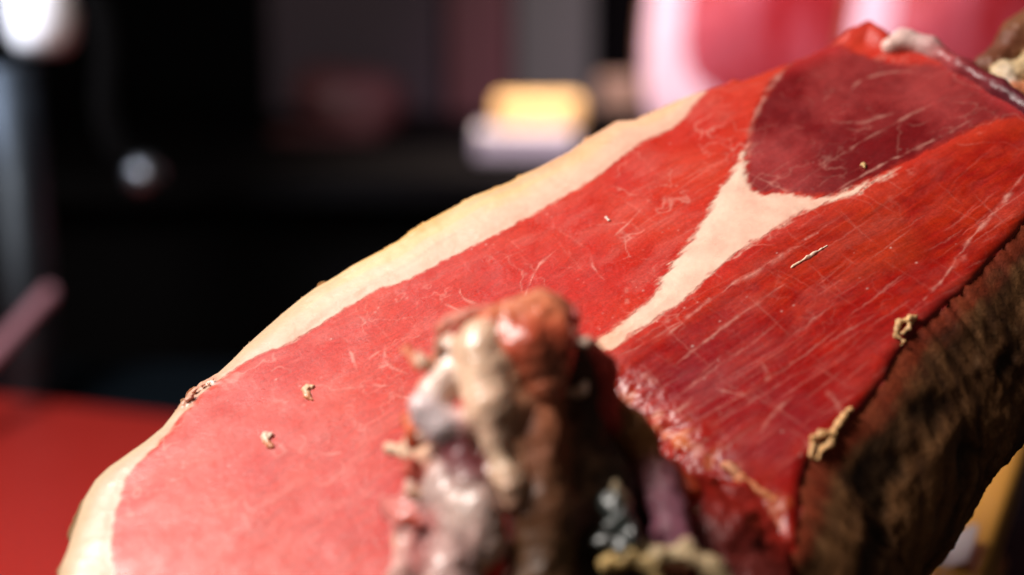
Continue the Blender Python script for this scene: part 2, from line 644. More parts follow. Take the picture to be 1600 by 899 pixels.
# straight knife marks, two directions
rr = random.Random(3)
knife = np.zeros(len(U))
for k in range(260):
    u01 = rr.random()
    if u01 < .62:        # short pale strokes along the fibres right of the seam
        x, y = rr.uniform(1000, 1590), rr.uniform(260, 700)
        d, L, w, amp, ang = ALONG, rr.uniform(.006, .034), rr.uniform(.00016, .00036), rr.uniform(.06, .26), rr.gauss(0.02, .07)
    elif u01 < .80:      # the knife drawn across
        x, y = rr.uniform(1000, 1560), rr.uniform(280, 700)
        d, L, w, amp, ang = ACROSS, rr.uniform(.006, .030), rr.uniform(.00016, .0003), rr.uniform(.06, .20), rr.gauss(0, .13)
    else:
        x, y = rr.uniform(480, 1120), rr.uniform(240, 600)
        d, L, w, amp, ang = ACROSS if rr.random() < .7 else ALONG, rr.uniform(.006, .032), rr.uniform(.00016, .00032), rr.uniform(.06, .20), rr.gauss(0, .12)
    c = on_cut([(x, y)])[0]
    d = np.array([d[0] * math.cos(ang) - d[1] * math.sin(ang), d[0] * math.sin(ang) + d[1] * math.cos(ang)])
    a, bb = c - d * L / 2, c + d * L / 2
    sel = np.where(((U > np.minimum(a, bb) - .002) & (U < np.maximum(a, bb) + .002)).all(1))[0]
    if not len(sel): continue
    dd, t = seg_dist(U[sel] + .0006 * wob[sel] + .0005 * np.sin(120 * U[sel]), a, bb)
    v = amp * np.exp(-(dd / w) ** 2) * np.sin(np.pi * np.clip(t, 0.02, .98)) ** .7 * np.clip(.75 + .7 * wob[sel, 0], .2, 1.2)
    knife[sel] = np.maximum(knife[sel], v)

tick('# fine web')
# fine web marbling
nA = fbm(W3 * 75 + 3, 4, .55); nB = fbm(W3 * 75 + 60, 3, .55)
web = np.exp(-(fbm(W3 * 62 + 21, 4, .5) / .022) ** 2) * sstep(-.05, .4, nB) * .34
web += np.exp(-(fbm(W3 * 120 + 81, 4, .5) / .028) ** 2) * sstep(.0, .4, nA) * .24
# fibres in the muscle right of the seam
fib = fbm(np.stack([ua * 55, uc * 900, 0 * ua], 1), 3, .6)
fib2 = fbm(np.stack([ua * 28 + 7, uc * 420, 0 * ua + 3], 1), 3, .6)

clean = (1 - wedf) * (1 - rimf)
veinm = np.clip(vein * (1 - .25 * deep) + web * (1 - .85 * deep) * (1 - darkf * .5) + knife, 0, 1) * clean

tick('# --- relief')
# --- relief
h = 0.0011 * fbm(W3 * 22, 3) + 0.00009 * fbm(W3 * 160 + 4, 3) + 0.00002 * fbm(W3 * 900, 2)
h += 0.0003 * wedf * sstep(0, .006, -d_wedge) + 0.0002 * rimf * sstep(0, .004, -d_rim)
h += -0.00012 * np.exp(-(d_dark / .0009) ** 2) * (1 - wedf) - 0.0003 * darkf + 0.0007 * darkf * fbm(W3 * 60 + 8, 3)
h += deep * (0.00005 * fib + 0.00015 * fib2)
h += 0.00012 * vein * clean - 0.00010 * knife
h += rimf * 0.0003 * fbm(W3 * 90 + 2, 3)
# rounded rims
def rnd(d, R, amt=1.0):
    t = np.clip(1 - d / R, 0, 1)
    return -amt * R * (1 - np.sqrt(np.maximum(1 - t * t, 0)))
h += rnd(d_right, 0.004, 0.8) + rnd(d_top, 0.006, 0.5) + rnd(d_left, 0.0025, 0.8)
h += rnd(d_front, 0.020, 0.75)
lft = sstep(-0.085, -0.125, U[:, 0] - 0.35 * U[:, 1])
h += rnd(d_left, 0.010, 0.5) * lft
# lip at the top: raised flap and rolled fat
lip = on_cut([(1330, 50), (1362, 42), (1384, 60)])
h += 0.0035 * np.exp(-(line_dist(U, lip) / 0.006) ** 2)
fr = sstep(0.026, 0.004, d_front) * sstep(0.0, 0.03, U[:, 0] - on_cut([(900, 660)])[0][0])
h += fr * 0.0035 * fbm(W3 * 110 + 13, 4, .55)

# --- colours (albedo)
c_left = np.array([.47, .018, .011])
c_left2 = np.array([.55, .046, .022])
c_deep = np.array([.27, .005, .003])
c_deep2 = np.array([.39, .022, .005])
c_dark = np.array([.150, .006, .008])
c_dark2 = np.array([.29, .032, .032])
c_fat = np.array([.77, .51, .365])
c_fat_in = np.array([.78, .475, .385])
c_fat_out = np.array([.74, .46, .18])
c_vein = np.array([.80, .42, .34])

n1 = fbm(W3 * 45, 4, .55); n2 = fbm(W3 * 260 + 11, 4, .6); n3 = fbm(W3 * 26 + 70, 3)
col = mix(c_left, c_left2, np.clip(.38 + .8 * n1 + .14 * n2, 0, 1))
cd_ = mix(c_deep, c_deep2, np.clip(.30 + .45 * fib2 + .6 * n3 + .4 * n2, 0, 1))
cd_ = cd_ * (1 + .14 * fib + .14 * n2)[:, None]
pp = sum(a_ * np.exp(-((U - on_cut([q_])[0]) ** 2).sum(1) / r_ ** 2) for q_, r_, a_ in (((1120, 575), .016, .8), ((1060, 600), .012, .5), ((1250, 640), .014, .4), ((1180, 690), .012, .5)))
cd_ = mix(cd_, np.array([.19, .006, .012]), np.clip(pp * (.7 + .8 * n1), 0, .85))
op = sstep(-.1, .5, fbm(W3 * 38 + 91, 3)) * sstep(on_cut([(1200, 500)])[0][0], on_cut([(1400, 400)])[0][0], U[:, 0])
cd_ = mix(cd_, np.array([.44, .060, .014]), op * .22)
col = col * (1 - deep[:, None]) + cd_ * deep[:, None]
uh = uc + .004 * fbm(W3 * 60 + 66, 3)
haze_ = sstep(-.1, .55, fbm(np.stack([ua * 60, uh * 190, 0 * ua + 8], 1), 5, .6))
col = mix(col, np.array([.62, .17, .14]), haze_ * .24 * (1 - .6 * deep))
cdk = mix(c_dark, c_dark2, np.clip(.30 + .8 * fbm(W3 * 70 + 31, 4, .6) + 1.1 * fbm(W3 * 24 + 14, 2) + .3 * n2, 0, 1.3))
redlip = sstep(.012, .002, d_top) * darkf
cdk = mix(cdk, np.array([.40, .02, .022]), redlip * .8)
col = mix(col, cdk, darkf)
grain = fbm(np.stack([ua * 160, uh * 1500, 0 * ua + 23], 1), 3, .65)
col = col * (1 + .20 * grain)[:, None]
col = mix(col, c_vein, veinm * .85)
# orange scraps at the front lip
col = mix(col, np.array([.62, .20, .06]), fr * sstep(.15, .45, fbm(W3 * 130 + 33, 3)) * .8)
col = mix(col, c_vein, fr * sstep(.3, .5, fbm(W3 * 150 + 73, 3)) * .6)
# fat: yellow towards the rind, pinker inside, faint layers
far = sstep(on_cut([(620, 400)])[0][0], on_cut([(1050, 170)])[0][0], U[:, 0])
dep = d_left / (d_left + np.abs(np.minimum(d_rim, 0)) + 1e-5)
dep = np.clip(dep + .16 * fbm(W3 * 70 + 19, 4) + .10 * fbm(np.stack([ua * 14, d_left * 700, 0 * ua], 1), 3), 0, 1)
cf = mix(np.array([.66, .38, .14]), np.array([.75, .51, .27]), sstep(.0, .28, dep))
cf = mix(cf, np.array([.76, .50, .36]), sstep(.28, .62, dep))
cf = mix(cf, np.array([.76, .45, .35]), sstep(.55, .95, dep) * .8)
cf = mix(cf, np.array([.74, .40, .29]), far * (.55 + .5 * n1))
cf = mix(cf, np.array([.74, .36, .26]), .35 * sstep(.15, .5, fbm(np.stack([ua * 22, d_left * 480, 0 * ua + 6], 1), 3)))
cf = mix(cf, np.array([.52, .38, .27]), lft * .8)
cw = mix(np.array([.82, .58, .45]), np.array([.78, .42, .32]), np.clip(.40 + .8 * fbm(W3 * 120 + 18, 4) + .9 * fbm(W3 * 40 + 58, 3), 0, 1))
cw = mix(cw, np.array([.78, .36, .20]), sstep(on_cut([(1010, 505)])[0][0], on_cut([(925, 545)])[0][0], U[:, 0]) * .6)
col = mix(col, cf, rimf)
col = mix(col, cw, wedf)
# small dark red skin bits where the rim is thinnest
thin = np.exp(-(line_dist(U, on_cut([(288, 628), (300, 604), (330, 590)])) / .0035) ** 2)
col = mix(col, np.array([.62, .28, .20]), thin * .7)
h += thin * .0012 * fbm(W3 * 400, 3)
# pin-sized crystals, and wet highlights put into the colour
spk = np.zeros(len(U))
for k in range(170):
    c = U[rr.randrange(len(U))]
    if k % 3: c = c0_ + np.array([rr.gauss(0, .006), rr.gauss(0, .006)])
    else: c0_ = c
    r_ = rr.uniform(.00014, .00034)
    sel = np.where((np.abs(U - c) < .0012).all(1))[0]
    q = U[sel] - c + .0004 * wob[sel]
    spk[sel] = np.maximum(spk[sel], rr.uniform(.3, .9) * np.exp(-(q * q).sum(1) / r_ ** 2))
col = mix(col, np.array([.85, .7, .62]), spk * .6 * (1 - darkf * .7))
h += spk * .00012

tick('HV = lift(')
HV = lift(U, h)
_ci = np.clip(((U - lo) / (4 * STEP)).astype(int), 0, None)
_cg = np.full((nx // 4 + 2, ny // 4 + 2), -1)
_cg[_ci[:, 0], _ci[:, 1]] = np.arange(len(U))
_occ = np.argwhere(_cg >= 0); _ocv = _cg[_cg >= 0]


def surf_h(uv):
    """height of the finished cut surface nearest to places on the cut plane"""
    out = np.zeros(len(uv))
    for k, q in enumerate((np.asarray(uv) - lo) / (4 * STEP)):
        i, j = int(q[0]), int(q[1])
        w = np.arange(max(i - 1, 0), i + 2)
        z = np.arange(max(j - 1, 0), j + 2)
        w = w[w < _cg.shape[0]]; z = z[z < _cg.shape[1]]
        c = _cg[np.ix_(w, z)].ravel() if len(w) and len(z) else np.array([-1])
        c = c[c >= 0]
        if not len(c):
            c = _ocv[[((_occ - q) ** 2).sum(1).argmin()]]
        out[k] = h[c[((U[c] - uv[k]) ** 2).sum(1).argmin()]]
    return out


base_z = HV[:, 2].min()
ham = empty('ham', tuple(cam_pt(1000, 700, 0.43) * np.array([1, 1, 0]) + np.array([0, 0, .10])),
            'carved cured ham with red cut face, cream fat seam and dark dried side', 'ham')

fq = np.stack([rimf, wedf, darkf])[:, Q].mean(2)
kind = np.where(fq[0] > .5, 0, np.where(fq[1] > .5, 1, np.where(fq[2] > .5, 2, 3)))
reg_sd = [d_rim, d_wedge, d_dark, np.maximum(np.maximum(-d_rim, -d_wedge), -d_dark)]
for code, name, mt in ((0, 'rind_fat', 'fat'), (1, 'fat_seam', 'fat'), (2, 'dark_muscle', 'lean'), (3, 'lean_meat', 'lean')):
    own = kind == code
    q = Q[own | (reg_sd[code][Q].mean(1) < .0025)]      # each piece runs on a little below its neighbours
    used = np.unique(q)
    drop = np.zeros(len(U))
    away = np.ones(len(U), bool); away[np.unique(Q[own])] = False
    drop[away] = .00003 + .12 * np.clip(reg_sd[code][away], 0, .004)
    re = -np.ones(len(U), int); re[used] = np.arange(len(used))
    me = mesh_np(name, HV[used] - drop[used, None] * PN, re[q])
    set_col(me, np.clip(col[used], .002, 1))
    o = link(name, me, M[mt], ham)
    if code == 0: o['label'] = 'cream yellow fat strip along the far left edge'
    if code == 1: o['label'] = 'forked cream fat seam between the muscles'
    if code == 2: o['label'] = 'dark purple red muscle above the fat seam'

tick('# --- the sides')
# --- the sides below the cut: rind (far side), dried crust (right), front hollow
n = len(OUTL)
tan = np.roll(OUTL, -1, 0) - np.roll(OUTL, 1, 0)
for _ in range(30):
    tan = (np.roll(tan, 1, 0) + tan + np.roll(tan, -1, 0)) / 3
tan /= np.linalg.norm(tan, axis=1)[:, None]
outw = np.stack([tan[:, 1], -tan[:, 0]], 1)
if (poly_sd(OUTL[::9] + outw[::9] * .002, OUTL) > 0).mean() < .5:
    outw = -outw
# rim height of the cut at each outline point
def rim_h(uv):
    return surf_h(uv)
RH = rim_h(OUTL)
ROWS = 70
tt = np.linspace(0, 1, ROWS) ** 1.25
# per-zone weights, blended along the outline
def zone(code):
    z = (OLAB == code).astype(float)
    for _ in range(40):
        z = (np.roll(z, 1) + z + np.roll(z, -1)) / 3
    return z
zw = np.stack([zone(c) for c in range(4)])
zw /= zw.sum(0)
depth_ = zw.T @ np.array([.075, .075, .110, .075])
bulge = zw.T @ np.array([-.003, .006, .034, -.012])
tuck = zw.T @ np.array([-.05, -.05, -.045, -.05])
SV = np.zeros((n, ROWS, 3))
OUTS = OUTL.copy()
for _ in range(60):
    OUTS = (np.roll(OUTS, 1, 0) + OUTS + np.roll(OUTS, -1, 0)) / 3
arc = np.r_[0, np.cumsum(np.linalg.norm(np.diff(OUTL, axis=0), axis=1))]
for r, t in enumerate(tt):
    o = bulge * np.sin(np.pi * min(t * 1.15, 1.0)) ** .8 + tuck * t ** 3
    f_ = sstep(0, .07, t)
    uv = OUTL * (1 - f_) + OUTS * f_ + outw * o[:, None]
    SV[:, r] = P0 + uv[:, :1] * E1 + uv[:, 1:2] * E2 + (RH - depth_ * t)[:, None] * PN
# leathery relief, fading to zero at the rim
flat = SV.reshape(-1, 3)
ARC = np.repeat(arc, ROWS); TT = np.tile(tt, n)
dn = outw[:, :1] * E1 + outw[:, 1:2] * E2
DN = np.repeat(dn, ROWS, 0)
zc = np.repeat(zw[2] + .5 * zw[3] + .3 * zw[1], ROWS)
st = np.stack([ARC * 34, TT * 16 + ARC * 10, np.zeros_like(TT)], 1)
pS, qS = .75 * ARC + .65 * TT * .11, -.65 * ARC + .75 * TT * .11
strk = fbm(np.stack([pS * 45, qS * 380, TT * 0 + 3], 1), 4, .6)
strk2 = fbm(np.stack([pS * 90 + 7, qS * 800, TT * 0 + 13], 1), 3, .6)
rel = .0004 * strk + .0003 * strk2 + .0011 * fbm(flat * 150, 5, .6) + .0005 * fbm(flat * 600, 3) + .0022 * fbm(st, 4, .55) + .0008 * fbm(np.stack([ARC * 60, TT * 70 + ARC * 25, TT * 0 + 5], 1), 4, .6) + .0003 * fbm(np.stack([ARC * 140, TT * 190, TT * 0 + 9], 1), 3, .6)
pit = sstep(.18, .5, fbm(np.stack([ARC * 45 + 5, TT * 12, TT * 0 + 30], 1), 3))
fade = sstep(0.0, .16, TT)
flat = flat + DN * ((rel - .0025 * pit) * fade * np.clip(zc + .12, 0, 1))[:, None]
nA = fbm(np.stack([ARC * 60, TT * 45 + ARC * 22, TT * 0 + 55], 1), 5, .62)
nB = fbm(np.stack([ARC * 25, TT * 9, TT * 0 + 95], 1), 3)
nC = fbm(np.stack([ARC * 220, TT * 130 + ARC * 60, TT * 0 + 15], 1), 3)
cc = mix(np.array([.070, .026, .010]), np.array([.28, .122, .045]), np.clip(.42 + .8 * strk + .4 * nA + .35 * nB, 0, 1))
cc = mix(cc, np.array([.31, .15, .064]), np.clip(sstep(.22, .55, .6 * strk2 + .5 * strk + .3 * nA) * .6, 0, 1))
fl = sstep(.38, .6, fbm(flat * 520 + 4, 3)) * sstep(0, .4, fbm(flat * 90 + 8, 3))
cc = mix(cc, np.array([.38, .21, .10]), fl * .5)
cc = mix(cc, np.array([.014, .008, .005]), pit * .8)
cc = mix(cc, np.array([.28, .035, .012]), sstep(.045, .01, TT + .02 * nA) * .75)
rc = mix(np.array([.70, .50, .25]), np.array([.52, .34, .15]), np.clip(.4 + nA, 0, 1))
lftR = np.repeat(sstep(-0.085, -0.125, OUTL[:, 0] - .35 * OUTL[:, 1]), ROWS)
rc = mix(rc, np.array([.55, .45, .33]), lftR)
fc = mix(np.array([.060, .016, .008]), np.array([.20, .035, .018]), np.clip(.4 + nA, 0, 1))
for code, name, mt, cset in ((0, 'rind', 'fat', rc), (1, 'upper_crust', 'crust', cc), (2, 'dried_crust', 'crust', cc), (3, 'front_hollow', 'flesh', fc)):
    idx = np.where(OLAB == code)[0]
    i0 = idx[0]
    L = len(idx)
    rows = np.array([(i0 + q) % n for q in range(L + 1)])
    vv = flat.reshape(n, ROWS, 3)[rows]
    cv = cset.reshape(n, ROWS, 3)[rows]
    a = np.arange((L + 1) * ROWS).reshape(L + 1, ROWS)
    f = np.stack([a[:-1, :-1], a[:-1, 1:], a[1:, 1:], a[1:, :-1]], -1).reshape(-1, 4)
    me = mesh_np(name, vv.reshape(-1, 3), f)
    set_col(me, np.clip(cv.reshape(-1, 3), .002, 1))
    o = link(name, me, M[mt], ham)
    if code == 2: o['label'] = 'dark brown leathery dried side of the ham'
# underside
bot = flat.reshape(n, ROWS, 3)[:, -1]
bc = bot.mean(0) - PN * .012
bv = np.vstack([bot, bot * .5 + bc * .5 - PN * .006, bc[None]])
i = np.arange(n); j = (i + 1) % n
me = mesh_np('underside', bv, [np.stack([i, i + n, j + n, j], 1), np.stack([i + n, np.full(n, 2 * n), j + n], 1)])
set_col(me, np.tile([.07, .04, .02], (len(bv), 1)))
link('underside', me, M['crust'], ham)
HAM_LOW = bv[:, 2].min()


tick('# --- the bone end')
# --- the bone end and the scraps round it
def cp(a, b, ra, rb, c):
    """a rounded bar between two places given as px, py, distance; radii in mm"""
    return (cam_pt(*a), cam_pt(*b), ra / 1000, rb / 1000, np.array(c))


IV, IV2, GREY = (.76, .52, .34), (.74, .36, .22), (.66, .46, .40)
PINK, MAUVE, CREAM = (.52, .20, .18), (.36, .16, .18), (.66, .46, .32)
bone = blob('bone', [
    cp((752, 542, .360), (764, 632, .3535), 7.2, 6.2, (.76, .50, .35)),
    cp((764, 632, .3535), (778, 690, .3505), 6.0, 3.6, (.72, .46, .33)),
    cp((790, 556, .360), (800, 640, .356), 5.4, 4.8, (.76, .34, .19)),
    cp((820, 560, .362), (832, 650, .359), 5.2, 5.4, (.55, .20, .11)),
    cp((712, 540, .365), (698, 600, .361), 4.0, 4.2, (.62, .40, .31)),
    cp((690, 600, .360), (672, 632, .358), 4.0, 4.4, (.68, .50, .43)),
    cp((668, 645, .356), (690, 668, .354), 5.0, 4.6, (.64, .51, .52)),
    cp((705, 655, .356), (722, 672, .354), 3.0, 2.8, (.50, .22, .20)),
    cp((772, 700, .350), (800, 760, .347), 2.8, 3.4, CREAM),
    cp((800, 760, .347), (806, 785, .3465), 3.2, 2.4, (.60, .32, .22)),
    cp((800, 650, .356), (815, 720, .353), 4.6, 4.6, (.46, .20, .11)),
    cp((715, 682, .357), (757, 745, .353), 4.4, 4.4, (.20, .03, .04)),
], M['bone'], ham, noise=.0011, nscale=150, k=.0009, rough=.0005, colnoise=.35, h=.0005)
bone['label'] = 'pale ivory bone end standing out of the ham'
blob('bone_cap', [
    cp((775, 515, .363), (850, 505, .366), 5.8, 7.0, (.62, .17, .08)),
    cp((815, 540, .358), (862, 545, .361), 6.0, 6.0, (.50, .07, .03)),
    cp((835, 560, .358), (850, 600, .358), 5.6, 5.6, (.42, .12, .06)),
    cp((850, 490, .370), (882, 500, .371), 4.2, 4.0, (.55, .22, .12)),
    cp((800, 497, .366), (835, 490, .368), 3.2, 3.0, (.66, .36, .24)),
], M['bone'], ham, noise=.0014, nscale=170, k=.002, rough=.0006, colnoise=.4)
blob('gristle', [
    cp((640, 700, .368), (676, 712, .362), 3.4, 3.8, (.70, .44, .30)),
    cp((672, 745, .362), (640, 770, .366), 4.2, 3.2, PINK),
    cp((700, 765, .356), (745, 790, .351), 7.0, 6.2, (.62, .44, .40)),
    cp((735, 790, .350), (760, 850, .347), 5.6, 5.0, (.64, .46, .40)),
    cp((690, 810, .356), (680, 870, .354), 6.4, 6.0, (.44, .14, .13)),
    cp((650, 850, .361), (640, 900, .358), 6.0, 6.0, (.60, .34, .30)),
    cp((720, 860, .350), (710, 930, .347), 7.0, 7.0, (.56, .36, .33)),
    cp((610, 790, .369), (640, 820, .363), 3.6, 4.5, (.55, .16, .14)),
    cp((712, 690, .356), (738, 740, .352), 5.0, 5.0, (.17, .03, .04)),
    cp((745, 835, .3455), (735, 860, .3455), 2.5, 2.4, (.14, .015, .02)),
], M['bone'], ham, noise=.0017, nscale=150, k=.0016, rough=.0016, colnoise=.4)
for pts, r, c in (
    (((634, 545, .374), (655, 570, .368), (690, 560, .366)), 1.9, (.62, .17, .08)),
    (((690, 520, .372), (705, 505, .37), (738, 492, .368), (765, 488, .368)), 2.2, (.55, .20, .14)),
    (((700, 545, .368), (690, 580, .364), (662, 610, .361)), 2.3, (.62, .38, .24)),
    (((636, 655, .368), (648, 676, .364), (640, 694, .364)), 2.0, (.55, .12, .05)),
    (((612, 702, .372), (640, 706, .367), (668, 720, .363)), 2.2, (.70, .46, .32)),
    (((660, 740, .362), (645, 760, .362), (655, 790, .360)), 2.0, (.66, .42, .34)),
    (((622, 840, .364), (632, 862, .362), (628, 895, .360)), 2.0, (.66, .36, .28)),
):
    blob('flesh_scrap', [cp(pts[q], pts[q + 1], r, r * .8, c) for q in range(len(pts) - 1)], M['flesh'], ham, h=.0005, noise=.0013, nscale=300, k=.0007, rough=.001)
rs = random.Random(5)
rag = [(700, 520), (668, 560), (650, 600), (640, 560), (655, 640), (640, 680), (630, 720), (648, 745), (625, 770), (690, 700), (735, 700), (610, 820), (780, 490), (880, 500), (900, 540), (915, 600), (760, 740), (700, 840), (770, 800), (800, 785)]
for k, (x, y) in enumerate(rag):
    if x < 720: x += 14
    dd0 = .364 - .00004 * (y - 500)
    c = rs.choice([(.62, .16, .08), (.66, .40, .28), (.52, .08, .05), (.68, .46, .36), (.45, .06, .05)])
    pts = [(x, y, dd0)]
    a0 = rs.uniform(0, 6.28)
    for q in range(3):
        a0 += rs.uniform(-.9, .9)
        px, py, pd = pts[-1]
        pts.append((px + 11 * math.cos(a0), py + 11 * math.sin(a0), pd + rs.uniform(-.0015, .0015)))
    r = rs.uniform(.8, 1.7)
    blob('flesh_scrap', [cp(pts[q], pts[q + 1], r, r * .75, c) for q in range(3)], M['flesh'], ham, h=.0005, noise=.0013, nscale=320, k=.0006, rough=.0008)
BR = (.115, .055, .022)
blob('dried_flesh', [  # brown tissue, with the shade at lower right put into its colours
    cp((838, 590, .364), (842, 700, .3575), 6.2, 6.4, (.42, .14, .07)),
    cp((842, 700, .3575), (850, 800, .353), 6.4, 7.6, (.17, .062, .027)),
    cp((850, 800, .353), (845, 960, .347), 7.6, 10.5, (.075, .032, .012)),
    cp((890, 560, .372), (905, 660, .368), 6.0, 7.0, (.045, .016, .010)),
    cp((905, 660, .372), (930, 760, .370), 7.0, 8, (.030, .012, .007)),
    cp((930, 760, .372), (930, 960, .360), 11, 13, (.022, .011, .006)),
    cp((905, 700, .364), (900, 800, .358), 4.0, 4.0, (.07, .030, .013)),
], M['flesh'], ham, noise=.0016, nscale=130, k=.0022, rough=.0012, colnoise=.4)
blob('torn_flesh', [
    cp((900, 545, .377), (930, 580, .375), 4.6, 5.2, (.40, .030, .018)),
    cp((930, 580, .375), (930, 650, .370), 5.2, 6.0, (.32, .022, .014)),
    cp((950, 632, .378), (985, 655, .378), 3.2, 2.6, (.60, .22, .09)),
    cp((962, 660, .376), (1000, 690, .376), 5.0, 5.0, (.26, .10, .03)),
    cp((990, 690, .380), (1030, 760, .374), 4.4, 5.2, (.30, .10, .10)),
    cp((1030, 760, .374), (1060, 860, .362), 5.6, 6.0, (.26, .09, .13)),
    cp((1050, 735, .384), (1080, 770, .380), 3.2, 3.0, (.62, .07, .02)),
], M['flesh'], ham, noise=.0016, nscale=170, k=.0014, rough=.001)
for (a, bpt, r, c) in (
    ((1082, 775, .383), (1110, 800, .379), 2.2, (.62, .22, .07)),
    ((1135, 728, .391), (1160, 748, .388), 1.7, (.66, .30, .16)),
    ((1160, 748, .388), (1214, 786, .383), 1.9, (.60, .20, .08)),
    ((1090, 800, .377), (1128, 812, .375), 1.9, (.70, .44, .24)),
    ((1165, 805, .381), (1182, 822, .379), 1.4, (.60, .26, .06)),
    ((1248, 742, .392), (1256, 768, .390), 1.4, (.60, .22, .06)),
):
    blob('flesh_scrap', [cp(a, bpt, r, r * .7, c)], M['flesh'], ham, h=.0004, noise=.0011, nscale=350, k=.0006, rough=.0012)
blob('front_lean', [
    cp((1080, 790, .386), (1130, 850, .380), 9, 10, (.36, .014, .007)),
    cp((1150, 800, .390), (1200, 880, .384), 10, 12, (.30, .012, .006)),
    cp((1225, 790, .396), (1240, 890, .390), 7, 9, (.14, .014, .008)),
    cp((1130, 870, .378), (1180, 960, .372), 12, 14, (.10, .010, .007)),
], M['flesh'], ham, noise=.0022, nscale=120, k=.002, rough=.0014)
blob('dark_gristle', [
    cp((955, 790, .352), (965, 815, .350), 3.2, 3.0, (.022, .026, .024)),
    cp((970, 820, .350), (985, 850, .348), 3.6, 3.0, (.030, .036, .034)),
    cp((945, 850, .350), (965, 870, .348), 3.4, 3.0, (.016, .016, .013)),
    cp((963, 758, .355), (972, 790, .352), 1.6, 1.5, (.26, .20, .12)),
], M['bone'], ham, noise=.002, nscale=260, k=.0008)
blob('ragged_edge', [
    cp((948, 880, .3465), (985, 872, .3465), 2.0, 2.2, (.50, .33, .12)),
    cp((985, 872, .3465), (1018, 884, .346), 2.2, 1.8, (.42, .29, .13)),
    cp((1005, 850, .350), (1000, 880, .347), 1.4, 1.8, (.42, .30, .15)),
    cp((1018, 884, .346), (1030, 910, .345), 1.7, 1.8, (.36, .24, .10)),
    cp((1025, 868, .3475), (1070, 862, .3475), 2.2, 2.4, (.44, .32, .18)),
    cp((1070, 862, .3475), (1110, 882, .346), 2.4, 2.6, (.46, .33, .19)),
    cp((1110, 882, .346), (1150, 930, .344), 2.6, 2.6, (.36, .26, .14)),
], M['flesh'], ham, h=.0005, noise=.0013, nscale=280, k=.0008, rough=.001)

tick('# --- dry tufts')
# --- dry tufts on the right rim, flake of fat with a painted highlight, rolled fat on the top lip
def tuft(ptsets, c, r=.62):
    pr = []
    for pts in ptsets:
        for q in range(len(pts) - 1):
            pr.append(cp(pts[q], pts[q + 1], r, r * .75, c))
    return blob('dry_tuft', pr, M['flesh'], ham, h=.00025, noise=.0009, nscale=520, k=.0003, colnoise=.5, pad=.002)


def cutd(px, py, up=0.0):
    q = on_cut([(px, py)])[0]
    w = lift(q[None], np.array([up]) + surf_h(q[None]))[0]
    return float((w - CAM) @ CF)


def cd3(px, py, up=.0008):
    return (px, py, cutd(px, py, up))


tuft([[cd3(1398, 520), cd3(1404, 504, .002), cd3(1420, 498, .002), cd3(1430, 496, .002)], [cd3(1404, 506), cd3(1400, 524, .001), cd3(1412, 534, .001), cd3(1408, 540, .001)], [cd3(1424, 500), cd3(1418, 514, .001), cd3(1410, 520, .001)]], (.66, .38, .17))
tuft([[cd3(1268, 712), cd3(1270, 688, .002), cd3(1284, 678, .003), cd3(1300, 680, .002)], [cd3(1300, 680), cd3(1296, 694, .002), cd3(1282, 700, .001), cd3(1280, 716, .001)], [cd3(1300, 680), cd3(1318, 650, .001), cd3(1330, 640, .001)]], (.68, .38, .16), 1.0)
blob('highlight_flake', [cp(cd3(1236, 418, -.0003), cd3(1262, 403, -.0001), .3, .6, (.85, .58, .42)), cp(cd3(1262, 403, -.0001), cd3(1292, 384, -.0002), .6, .25, (.88, .66, .52))], M['fat'], ham, h=.00025, noise=.0005, nscale=500, k=.0003, pad=.002)  # pale colour carries the bright highlight of this fleck
blob('fat_roll', [
    cp(cd3(1390, 72, .001), cd3(1412, 66, .002), 3.0, 3.6, (.70, .46, .40)),
    cp(cd3(1412, 66, .002), cd3(1452, 74, .0015), 3.8, 3.4, (.66, .44, .42)),
    cp(cd3(1452, 74, .001), cd3(1500, 104, .001), 2.8, 2.2, (.34, .05, .055)),
    cp(cd3(1500, 104, .001), cd3(1560, 138, .002), 2.6, 3.0, (.17, .018, .024)),
    cp(cd3(1560, 138, .002), cd3(1660, 205, .002), 3.0, 3.4, (.09, .010, .018)),
], M['lean'], ham, noise=.0010, nscale=140, k=.0016)
sd_ = cutd(1590, 140)
blob('shank', [
    cp((1548, 100, sd_ + .028), (1600, 60, sd_ + .035), 5, 8, (.16, .05, .025)),
    cp((1600, 60, sd_ + .035), (1720, 20, sd_ + .05), 9, 16, (.20, .08, .035)),
    cp((1570, 120, sd_ + .018), (1640, 100, sd_ + .022), 4.5, 8, (.62, .44, .24)),
    cp((1585, 145, sd_ + .012), (1650, 150, sd_ + .016), 4, 8, (.50, .16, .07)),
    cp((1572, 112, sd_ + .016), (1578, 132, sd_ + .014), 2.0, 2.0, (.66, .56, .48)),
], M['flesh'], ham, noise=.0022, nscale=120, k=.0012, h=.0008)
blob('red_scrap', [cp((1272, 812, .395), (1288, 838, .392), 2.6, 2.2, (.60, .012, .025)), cp((1280, 800, .397), (1290, 812, .396), 1.6, 1.4, (.45, .05, .05))], M['bone'], ham, h=.0005, noise=.0012, nscale=300, k=.0008)
for k, (x, y, s) in enumerate(((294, 626, .55), (303, 613, .6), (326, 600, .5), (314, 607, .45))):
    blob('rim_scrap', [cp(cd3(x, y, .0005), cd3(x + 7, y - 7, .0015), s, s * .7, (.70, .36, .26))], M['flesh'], ham, h=.0003, noise=.0014, nscale=420, k=.0004, pad=.002, rough=.0006)

